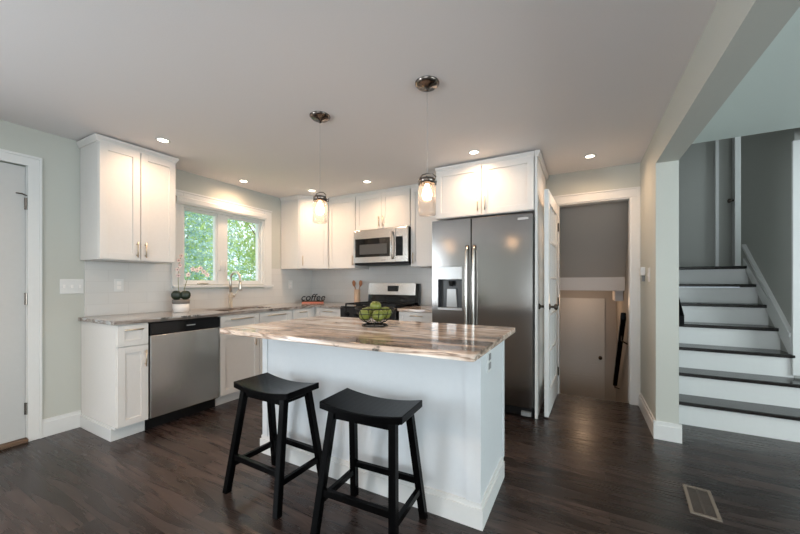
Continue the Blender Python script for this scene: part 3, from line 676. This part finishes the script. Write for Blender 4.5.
# ------------------------------------------------------------ bar stools
def stool(loc, rz, lab):
    s = thing('bar_stool', (0, 0, 0), lab, 'stool', 'black saddle seat stools at the island')
    W, D, hz = .225, .12, .62
    st_ = MB(); n = 14; top = []; bot = []
    grid = []
    for j in range(2):
        row = []
        for i in range(n+1):
            x = -W+2*W*i/n; z = hz-.024*(1-(x/W)**2)
            row.append((x, -D if j == 0 else D, z))
        grid.append(row)
    A = [p for p in grid[0]] + [(x, y, z-.036+ .006*(1-(x/W)**2)) for x, y, z in reversed(grid[0])]
    C = [p for p in grid[1]] + [(x, y, z-.036+ .006*(1-(x/W)**2)) for x, y, z in reversed(grid[1])]
    # quads strip instead of one ngon per end
    a = [st_.v(p) for p in A]; c_ = [st_.v(p) for p in C]; m = len(A)
    for i in range(m): st_.face([a[i], a[(i+1) % m], c_[(i+1) % m], c_[i]])
    for i in range(n):
        st_.face([a[i], a[i+1], a[m-2-i], a[m-1-i]]); st_.face([c_[i], c_[i+1], c_[m-2-i], c_[m-1-i]])
    st_.build('seat', M['black'], s, bevel=.004)
    def legc(sx, sy, z): t = 1-z/.585; return Vector((sx*(.165+.045*t), sy*(.085+.085*t), z))
    e = .0175
    for sx in (-1, 1):
        for sy in (-1, 1):
            a_, b_ = legc(sx, sy, 0), legc(sx, sy, .582)
            q = lambda p: [(p.x-e, p.y-e, p.z), (p.x+e, p.y-e, p.z), (p.x+e, p.y+e, p.z), (p.x-e, p.y+e, p.z)]
            MB().hull(q(a_), q(b_)).build('leg', M['black'], s, bevel=.002)
    def rail(p, q, h, t, nm):
        d_ = (q-p); nrm = Vector((-d_.y, d_.x, 0)).normalized()*t; u_ = Vector((0, 0, h))
        R = lambda c: [tuple(c-nrm-u_), tuple(c+nrm-u_), tuple(c+nrm+u_), tuple(c-nrm+u_)]
        MB().hull(R(p), R(q)).build(nm, M['black'], s, bevel=.002)
    for sy in (-1, 1): rail(legc(-1, sy, .20), legc(1, sy, .20), .016, .011, 'stretcher'); rail(legc(-1, sy, .560), legc(1, sy, .560), .022, .010, 'apron')
    for sx in (-1, 1): rail(legc(sx, -1, .155), legc(sx, 1, .155), .016, .011, 'stretcher'); rail(legc(sx, -1, .565), legc(sx, 1, .565), .018, .010, 'apron')
    s.location = loc; s.rotation_euler = (0, 0, rz)
    return s
stool((2.112, .19, 0), -.02, 'black saddle seat bar stool on the left, nearer the dishwasher')
stool((2.775, .195, 0), .05, 'black saddle seat bar stool on the right, near the island corner')

# ------------------------------------------------------------ fruit bowl and apples
bwx, bwy, bz = 2.47, .70, .914
fb = thing('fruit_bowl', (bwx, bwy, bz), 'round black wire bowl holding green apples on the island', 'bowl')
R = .13
def ring(r, z, n=36): return [(bwx+r*math.cos(2*PI*k/n), bwy+r*math.sin(2*PI*k/n), z) for k in range(n)]
MB().tube(ring(R, bz+.118), .0035, 8, closed=True).build('rim', M['blackm'], fb, True)
m_ = MB()
prof = [(.045, .022), (.075, .03), (.10, .05), (.118, .08), (R, .118)]
for k in range(12):
    a = 2*PI*k/12+.26; m_.tube([(bwx+r*math.cos(a), bwy+r*math.sin(a), bz+z) for r, z in prof], .0022, 6)
for r, z in ((.045, .022), (.10, .05), (.12, .084)): m_.tube(ring(r, bz+z), .0022, 6, closed=True)
m_.build('wire_basket', M['blackm'], fb, True)
m_ = MB(); m_.tube(ring(.085, bz+.004), .004, 8, closed=True); m_.tube(ring(.06, bz+.012), .003, 8, closed=True)
for k in range(6):
    a = 2*PI*k/6; m_.tube([(bwx+.045*math.cos(a), bwy+.045*math.sin(a), bz+.022), (bwx+.085*math.cos(a), bwy+.085*math.sin(a), bz+.004)], .003, 6)
m_.build('foot_ring', M['blackm'], fb, True)
def apple(x, y, z, r, rx, ry, lab):
    a = thing('green_apple', (x, y, z), lab, 'apple', 'green apples in the wire bowl')
    prof = [(0, -.72), (.2, -.8), (.45, -.82), (.72, -.66), (.92, -.3), (1, .1), (.93, .48), (.7, .76), (.42, .86), (.2, .78), (.06, .62), (0, .58)]
    b1 = MB().lathe([(p*r, q*r) for p, q in prof], x, y, z+.0, n=24).build('flesh', M['apple'], a, True)
    MB().tube([(x, y, z+.55*r), (x+.1*r, y, z+.8*r), (x+.25*r, y, z+1.12*r)], .0018, 6).build('stem', M['bark'], a, True)
    a.rotation_euler = (rx, ry, random.random()*3)
vd = Vector((bwx-3.69, bwy+1.19)).normalized(); pr = Vector((-vd.y, vd.x))*-1   # pr points to the picture's right
def ap(right, back, dz, r, rx, ry, lab):
    p = Vector((bwx, bwy))+pr*right+vd*back; apple(p.x, p.y, bz+dz, r, rx, ry, lab)
ap(-.062, -.028, .078, .043, .5, .3, 'green apple at the front left of the wire bowl')
ap(.022, -.066, .073, .040, -.7, .6, 'green apple at the front middle of the wire bowl')
ap(.072, -.005, .084, .041, .3, -.8, 'green apple at the right side of the wire bowl')
ap(.005, .010, .126, .039, .2, .2, 'green apple on top of the others in the bowl')
ap(-.045, .055, .082, .040, .9, -.3, 'green apple at the back left of the wire bowl')
ap(.04, .066, .082, .038, -.4, .4, 'green apple at the back right of the wire bowl')

# ------------------------------------------------------------ orchid
ox, oy, oz = .188, .695, .914
oc = thing('potted_orchid', (ox, oy, oz), 'pale pink orchid in a white pot by the window', 'plant')
MB().lathe([(0, 0), (.066, 0), (.07, .004), (.071, .085), (.066, .085), (.064, .07), (0, .07)], ox, oy, oz).build('pot', M['pot'], oc, True)
MB().lathe([(.072, .082), (.075, .084), (.075, .122), (.066, .122), (.064, .10), (0, .10)], ox, oy, oz).build('pot_band', M['potband'], oc, True)
od = Vector((ox-3.69, oy+1.19)).normalized(); orr = Vector((od.y, -od.x))
for sgn in (-1, 1):
    lf = MB(); cx, cy = ox+orr.x*.038*sgn, oy+orr.y*.038*sgn
    lf.T = Matrix.Translation((cx, cy, oz+.165)) @ Matrix.Rotation(math.atan2(orr.y, orr.x), 4, 'Z') @ Matrix.Diagonal((1, .45, 1, 1))
    lf.lathe([(0, -.047), (.02, -.043), (.036, -.03), (.045, -.008), (.044, .016), (.033, .035), (.018, .044), (0, .046)], n=18)
    lf.build('leaf', M['leafd'], oc, True)
def blossom(p, s, yaw_, par):
    f_ = MB(); f_.T = Matrix.Translation(p) @ Matrix.Rotation(yaw_, 4, 'Z') @ Matrix.Rotation(PI/2-.2, 4, 'X')
    for k in range(5):
        a = 2*PI*k/5+.3; c_ = f_.v((0, 0, 0)); ring_ = []
        for q_ in range(7):
            b_ = a+(q_-3)*.2; rr = s*(.7+.3*math.cos((q_-3)*.5)); ring_.append(f_.v((rr*math.cos(b_), rr*math.sin(b_), .15*s*math.cos(q_-3))))
        for q_ in range(6): f_.face([c_, ring_[q_], ring_[q_+1]])
    o = f_.build('blossom', M['petal'], par)
    s_ = o.modifiers.new('thick', 'SOLIDIFY'); s_.thickness = .0012
    g = MB(); g.T = Matrix.Translation(p); g.lathe([(0, -.006), (.006, 0), (0, .006)], n=8); g.build('blossom_centre', M['petalc'], o, True)
def stemc(pts):
    return MB().tube([(ox+orr.x*a, oy+orr.y*a, oz+z) for a, z in pts], .003, 8).build('stem', M['stem'], oc, True)
def P2(a, z, d=.012): return Vector((ox+orr.x*a-od.x*d, oy+orr.y*a-od.y*d, oz+z))
faceyaw = math.atan2(orr.y, orr.x)
s1 = stemc([(-.01, .1), (-.022, .24), (-.024, .36), (-.018, .47), (.0, .56)])
s2 = stemc([(.012, .1), (.03, .24), (.06, .35), (.11, .42), (.17, .425), (.22, .38)])
for a, z in ((-.022, .36), (-.03, .42), (-.008, .46), (-.018, .51), (.002, .555)): blossom(P2(a, z), .022, faceyaw+random.uniform(-.4, .4), s1)
for a, z in ((.06, .37), (.10, .425), (.135, .415), (.165, .435), (.195, .40), (.225, .37)): blossom(P2(a, z), .025, faceyaw+random.uniform(-.4, .4), s2)

# ------------------------------------------------------------ coffee sign
cs_ = thing('coffee_sign', (.29, 2.44, .914), 'black script coffee sign on a red base in the counter corner', 'sign')
cu = bpy.data.curves.new('coffee_text', 'FONT'); cu.body = 'coffee'; cu.size = .135; cu.extrude = .004; cu.offset = .0015; cu.shear = .25; cu.align_x = 'CENTER'; cu.space_character = 1.02
to = bpy.data.objects.new('coffee_text', cu); COL.objects.link(to); bpy.context.view_layer.update()
me = bpy.data.meshes.new_from_object(to.evaluated_get(bpy.context.evaluated_depsgraph_get())); bpy.data.objects.remove(to)
me.materials.clear(); me.materials.append(M['blackm']); me.name = 'letters'
ysg = .75
lo_ = bpy.data.objects.new('letters', me); COL.objects.link(lo_); lo_.parent = cs_; lo_.rotation_euler = (PI/2, 0, ysg); lo_.location = (0, 0, .036)
b = MB(); b.T = Matrix.Translation((.29, 2.44, .914)) @ Matrix.Rotation(ysg, 4, 'Z'); b.box(-.15, .15, -.03, .03, 0, .018); b.build('base', M['red'], cs_, bevel=.002)
b = MB(); b.T = Matrix.Translation((.29, 2.44, .914)) @ Matrix.Rotation(ysg, 4, 'Z'); b.box(-.155, .155, -.034, .034, .018, .034); b.build('shelf', M['bark'], cs_, bevel=.002)

# ------------------------------------------------------------ utensil holder and spoons
ux, uy = .955, 2.60
uh = thing('utensil_holder', (ux, uy, .914), 'tall tan wooden utensil holder left of the range', 'utensil holder')
MB().lathe([(0, 0), (.040, 0), (.042, .004), (.042, .20), (.037, .20), (.036, .012), (0, .012)], ux, uy, .914).build('cylinder', M['crock'], uh, True)
def spoon(dx, lean, lab):
    s = thing('wooden_spoon', (ux+dx, uy, .93), lab, 'spoon', 'wooden spoons in the tan holder')
    MB().tube([(ux+dx*.3, uy, .93), (ux+dx+lean*.6, uy, 1.13), (ux+dx+lean, uy, 1.17)], [.006, .006, .007], 8).build('handle', M['wood'], s, True)
    b = MB(); b.T = Matrix.Translation((ux+dx+lean*1.25, uy, 1.195)) @ Matrix.Rotation(lean*4, 4, 'Y') @ Matrix.Diagonal((1, .35, 1, 1))
    b.lathe([(0, -.045), (.012, -.04), (.026, -.015), (.03, .01), (.022, .035), (0, .045)], n=16); b.build('bowl', M['wood'], s, True)
spoon(-.012, -.035, 'wooden spoon leaning left in the tan holder')
spoon(.014, .035, 'wooden spoon leaning right in the tan holder')
# black frame beside fridge
pf = thing('picture_frame', (2.25, 2.52, .914), 'small black frame on the counter tight beside the refrigerator', 'frame')
b = MB(); b.T = Matrix.Translation((2.235, 2.56, .914)) @ Matrix.Rotation(-.12, 4, 'X')
b.box(-.085, .085, -.01, .01, 0, .014); b.box(-.085, .085, -.01, .01, .106, .12); b.box(-.085, -.071, -.01, .01, .014, .106); b.box(.071, .085, -.01, .01, .014, .106)
b.build('border', M['blackm'], pf, bevel=.002)
b = MB(); b.T = Matrix.Translation((2.235, 2.56, .914)) @ Matrix.Rotation(-.12, 4, 'X'); b.box(-.071, .071, -.004, .004, .014, .106); b.build('print', M['pot'], pf)

# ------------------------------------------------------------ switches and outlets
sp_ = thing('light_switch', (0, -.06, 1.11), 'white three gang light switch on the left wall', 'switch')
B(0.0005, .006, -.133, .015, 1.112, 1.232).build('plate', M['trim'], sp_, bevel=.002)
for yy in (-.108, -.06, -.012): B(.006, .012, yy-.008, yy+.008, 1.158, 1.186).build('toggle', M['pot'], sp_)
def outlet(y0, lab, x=.0085):
    o = thing('wall_outlet', (x, y0+.036, 1.12), lab, 'outlet', 'white outlets in the left backsplash')
    B(x, x+.006, y0, y0+.072, 1.122, 1.237).build('plate', M['trim'], o, bevel=.002)
    for z in (1.142, 1.184): B(x+.006, x+.009, y0+.02, y0+.052, z, z+.032).build('socket', M['pot'], o, bevel=.004)
outlet(.22, 'white outlet in the backsplash under the left wall cabinet')
outlet(2.25, 'white outlet in the backsplash under the corner wall cabinet')
sw_ = thing('light_switch', (XR, 2.3, 1.2), 'white switch plate on the right wall beside the doorway', 'switch')
B(XR-.006, XR-.0005, 2.27, 2.345, 1.21, 1.33).build('plate', M['trim'], sw_, bevel=.002)
B(XR-.012, XR-.006, 2.30, 2.315, 1.255, 1.285).build('toggle', M['pot'], sw_)
th_ = thing('thermostat', (XR, 2.57, 1.25), 'small white box on the right wall by the door casing', 'thermostat')
B(XR-.035, XR-.0005, 2.51, 2.60, 1.27, 1.345).build('case', M['trim'], th_, bevel=.004)
B(XR-.022, XR-.0005, 2.535, 2.57, 1.215, 1.268).build('lower_tab', M['grey'], th_, bevel=.003)

# ------------------------------------------------------------ french door
fx, fy_ = 3.458, 2.79
fd_ = thing('glazed_door', (fx, fy_, 0), 'narrow white multi pane glazed door swung open beside the refrigerator', 'door')
dirv = Vector((3.428-3.457, 2.03-2.79, 0)).normalized(); nrm = Vector((-dirv.y, dirv.x, 0))
if nrm.x < 0: nrm = -nrm
L_ = .755; TD = frameT((fx, fy_, .012), dirv, nrm); th = .035; HD = 2.02
b = MB(); b.T = TD
stl = .10
b.box(0, stl, -th, 0, 0, HD); b.box(L_-stl, L_, -th, 0, 0, HD); b.box(stl, L_-stl, -th, 0, 0, .22); b.box(stl, L_-stl, -th, 0, HD-.11, HD)
b.build('door_frame', M['trim'], fd_, bevel=.002)
mu = MB(); mu.T = TD
x0, x1, z0, z1 = stl, L_-stl, .22, HD-.11
for i in range(1, 3): xx = x0+(x1-x0)*i/3; mu.box(xx-.009, xx+.009, -th+.004, -.004, z0, z1)
for i in range(1, 5): zz = z0+(z1-z0)*i/5; mu.box(x0, x1, -th+.004, -.004, zz-.009, zz+.009)
mu.build('muntins', M['trim'], fd_)
pg = MB(); pg.T = TD; pg.box(x0, x1, -th/2-.002, -th/2+.002, z0, z1); pg.build('pane', M['glass'], fd_)
for sgn, yy in ((1, 0), (-1, -th)):
    kk = MB(); kk.T = TD @ Matrix.Translation((L_-.055, yy, .975)) @ Matrix.Rotation(-sgn*PI/2, 4, 'X')
    kk.lathe([(0, 0), (.028, 0), (.026, .008), (.011, .012), (.011, .035), (.026, .045), (.028, .06), (.018, .07), (0, .072)], n=18)
    kk.build('knob', M['bronze'], fd_, True)
for z in (.25, 1.0, 1.8):
    hh = MB(); hh.tube([(fx+.006, fy_+.012, z-.045), (fx+.006, fy_+.012, z+.045)], .007); hh.build('hinge', M['bronze'], fd_)

# ------------------------------------------------------------ floor register
vt = thing('floor_vent', (4.261, 1.208, 0), 'tan metal floor register in the dark wood floor', 'vent')
v0 = MB(); x0, x1, y0, y1 = 4.199, 4.323, 1.058, 1.358
v0.box(x0, x0+.016, y0, y1, .0005, .007); v0.box(x1-.016, x1, y0, y1, .0005, .007); v0.box(x0+.016, x1-.016, y0, y0+.016, .0005, .007); v0.box(x0+.016, x1-.016, y1-.016, y1, .0005, .007)
v0.build('frame', M['vent'], vt, bevel=.0015)
v1 = MB()
for i in range(22): yy = y0+.02+i*(y1-y0-.04)/22; v1.box(x0+.016, x1-.016, yy, yy+.006, .0005, .005)
v1.box((x0+x1)/2-.004, (x0+x1)/2+.004, y0+.016, y1-.016, .0005, .0055)
v1.build('grille', mat('register_slats_shaded', (.07, .058, .05), .5, .2), vt)  # slat colour darkened to carry the shade of the gaps
B(x0+.014, x1-.014, y0+.014, y1-.014, .0003, .001).build('duct_shade', M['blackm'], vt)  # flat black sheet as painted shade below the slats

vt.rotation_euler = (0, 0, -.095)
# ------------------------------------------------------------ recessed lights
labs = ['recessed ceiling light above the left wall cabinet', 'recessed ceiling light in front of the window', 'recessed ceiling light in front of the microwave', 'recessed ceiling light in front of the refrigerator', 'recessed ceiling light before the doorway', 'recessed ceiling light by the corner wall cabinet']
for (x, y), lb in zip(((.651, .304), (.249, 1.349), (1.493, 2.047), (2.834, 1.779), (3.754, 2.388), (.663, 2.027)), labs):
    cl = thing('recessed_light', (x, y, H), lb, 'ceiling light', 'recessed ceiling lights')
    MB().lathe([(.036, -.001), (.038, -.006), (.05, -.005), (.054, -.0005)], x, y, H, n=28).build('trim_ring', M['trim'], cl, True)
    MB().lathe([(0, -.003), (.037, -.003), (.037, -.001), (0, -.001)], x, y, H, n=28).build('lamp_disc', M['can'], cl)
    light('recessed_lamp', 'SPOT', (x, y, H-.02), 18, WARM, (0, 0, 0), spot_size=math.radians(176), spot_blend=1, shadow_soft_size=.045).parent = None
for (x, y), lb in zip(((1.3, -1.5), (2.9, -2.6), (1.3, -2.9), (3.4, -.9), (2.1, -.9)), ['added unseen recessed light left of the camera', 'added unseen recessed light behind the camera', 'added unseen recessed light farthest behind on the left', 'added unseen recessed light over the camera', 'added unseen recessed light over the open floor before the stools']):  # extra recessed lights out of frame, added to warm the room
    cl = thing('recessed_light', (x, y, H), lb, 'ceiling light', 'recessed ceiling lights')
    MB().lathe([(.036, -.001), (.038, -.006), (.05, -.005), (.054, -.0005)], x, y, H, n=28).build('trim_ring', M['trim'], cl, True)
    MB().lathe([(0, -.003), (.037, -.003), (.037, -.001), (0, -.001)], x, y, H, n=28).build('lamp_disc', M['can'], cl)
    light('recessed_lamp', 'SPOT', (x, y, H-.02), 26, WARM, (0, 0, 0), spot_size=math.radians(165), spot_blend=1, shadow_soft_size=.045)
# ------------------------------------------------------------ pendants
def pendant(x, y, zt, zb, lab):
    p = thing('pendant_light', (x, y, H), lab, 'pendant light', 'mason jar pendants over the island')
    MB().lathe([(0, -.0005), (.072, -.0005), (.072, -.006), (.055, -.022), (.015, -.03), (.012, -.045), (.006, -.05), (0, -.05)], x, y, H).build('canopy', M['chromed'], p, True)
    MB().tube([(x, y, H-.05), (x, y, zt+.04)], .0016, 6).build('cord', M['silver'], p)
    J = .05
    MB().lathe([(J, zb-zt), (J-.006, zb-zt-.006), (0, zb-zt-.008)][::-1] + [(J+.001, zb-zt+.01), (J+.001, -.04), (J-.006, -.02), (J-.008, -.003)], x, y, zt).build('glass_jar', M['jar'], p, True)
    cap = MB(); cap.lathe([(0, .022), (.02, .022), (.03, .016), (.045, .014), (.047, .01), (.047, -.016), (.044, -.016)], x, y, zt); cap.build('lid', M['chromed'], p, True)
    bl = MB()
    bl.tube([(x-.047, y, zt), (x-.055, y, zt+.02), (x-.03, y, zt+.042), (x, y, zt+.046), (x+.03, y, zt+.042), (x+.055, y, zt+.02), (x+.047, y, zt)], .003, 8)
    for q in range(3):
        a_ = q*2.1-1.2; c0, s0 = math.cos(a_), math.sin(a_); bl.tube([(x+.047*c0, y+.047*s0, zt-.004), (x+.062*c0, y+.062*s0, zt+.010), (x+.058*c0, y+.058*s0, zt-.016), (x+.047*c0, y+.047*s0, zt-.012)], .0045, 8)
    bl.build('wire_bail', M['chromed'], p, True)
    MB().lathe([(0, 0), (.014, 0), (.014, -.03), (.0, -.03)], x, y, zt+.015).build('socket', M['chromed'], p)
    MB().lathe([(0, -.03), (.011, -.03), (.013, -.045), (.027, -.075), (.03, -.095), (.022, -.118), (0, -.128)], x, y, zt+.012, n=20).build('bulb', M['bulb'], p, True)
pendant(2.062, .62, 1.795, 1.632, 'mason jar pendant light on the left, before the corner cabinets')
pendant(2.886, .623, 1.80, 1.604, 'mason jar pendant light on the right, before the refrigerator cabinet')

# ------------------------------------------------------------ outdoors
struct('ground', B(-40, -.15, -20, 40, -.9, -.6), M['grass'])
def leafcloud(name, m, parent, n, fn, size, flat=1.):
    vs, fs = [], []
    for i in range(n):
        p, nd = fn()
        s = size*random.uniform(.6, 1.3); e = Euler((random.uniform(-1, 1)*flat*1.5, random.uniform(-1, 1)*flat*1.5, random.uniform(0, 6.3))).to_matrix()
        k = len(vs)
        for a, b_ in ((-1, 0), (0, -.45), (1, 0), (0, .45)): vs.append(tuple(Vector(p)+e @ Vector((a*s, b_*s, .12*s*abs(a)))-parent.location))
        fs.append((k, k+1, k+2, k+3))
    me = bpy.data.meshes.new(name); me.from_pydata(vs, [], fs); me.materials.append(m)
    o = bpy.data.objects.new(name, me); COL.objects.link(o); o.parent = parent; return o
def spruce(x, y, h, r, lab, n=38000):
    t = thing('spruce_tree', (x, y, -.6), lab, 'tree')
    MB().tube([(x, y, -.6), (x, y, h)], [.09, .02], 10).build('trunk', M['bark'], t)
    def fn():
        lv = random.random()**1.5; z = lv*h; lay = math.floor(z/.24)*.24; rr = r*(1-z/h)
        a = random.randrange(13)*2*PI/13 + lay*2.1 + random.gauss(0, .11); q = rr*random.random()**.8
        return (x+q*math.cos(a), y+q*math.sin(a), lay+.35-.30*(q/r)+random.gauss(0, .05)-.2), 0
    leafcloud('foliage', M['spruce'], t, n, fn, .05, .5)
def broad(x, y, h, r, lab, m, n=12000, base=.8, size=.085):
    t = thing('leafy_tree', (x, y, -.6), lab, 'tree')
    tr = MB(); tr.tube([(x, y, -.6), (x+.05, y, h*.4), (x, y+.1, h*.7)], [.08, .05, .03], 10)
    for k in range(6):
        a = k*1.05; tr.tube([(x, y, h*.25+.1*k), (x+r*.6*math.cos(a), y+r*.6*math.sin(a), h*.5+.3*k)], [.03, .01], 6)
    tr.build('trunk', M['bark'], t)
    bl = [(Vector((x+random.uniform(-1, 1)*r*.7, y+random.uniform(-1, 1)*r*.7, base+random.random()*(h-base))), random.uniform(.25, .45)*r) for _ in range(38)]
    def fn():
        c, q = random.choice(bl); d_ = Vector((random.gauss(0, 1), random.gauss(0, 1), random.gauss(0, 1))).normalized()
        return tuple(c+d_*q*random.random()**.3), 0
    leafcloud('foliage', m, t, n, fn, size)
spruce(-5.6, 3.35, 8.5, 2.7, 'blue green spruce tree outside the left window pane')
broad(-8.4, 9.2, 7.5, 3.1, 'light green leafy tree outside the right window pane', M['leaf'], 16000)
broad(-15.8, 9.0, 10, 4.3, 'tall green tree beyond the spruce outside the window', M['leaf'], 16000, size=.12)
broad(-15.8, 18.0, 10, 4.5, 'darker green tree farthest away outside the right pane', M['leaf2'], 14000, size=.14)
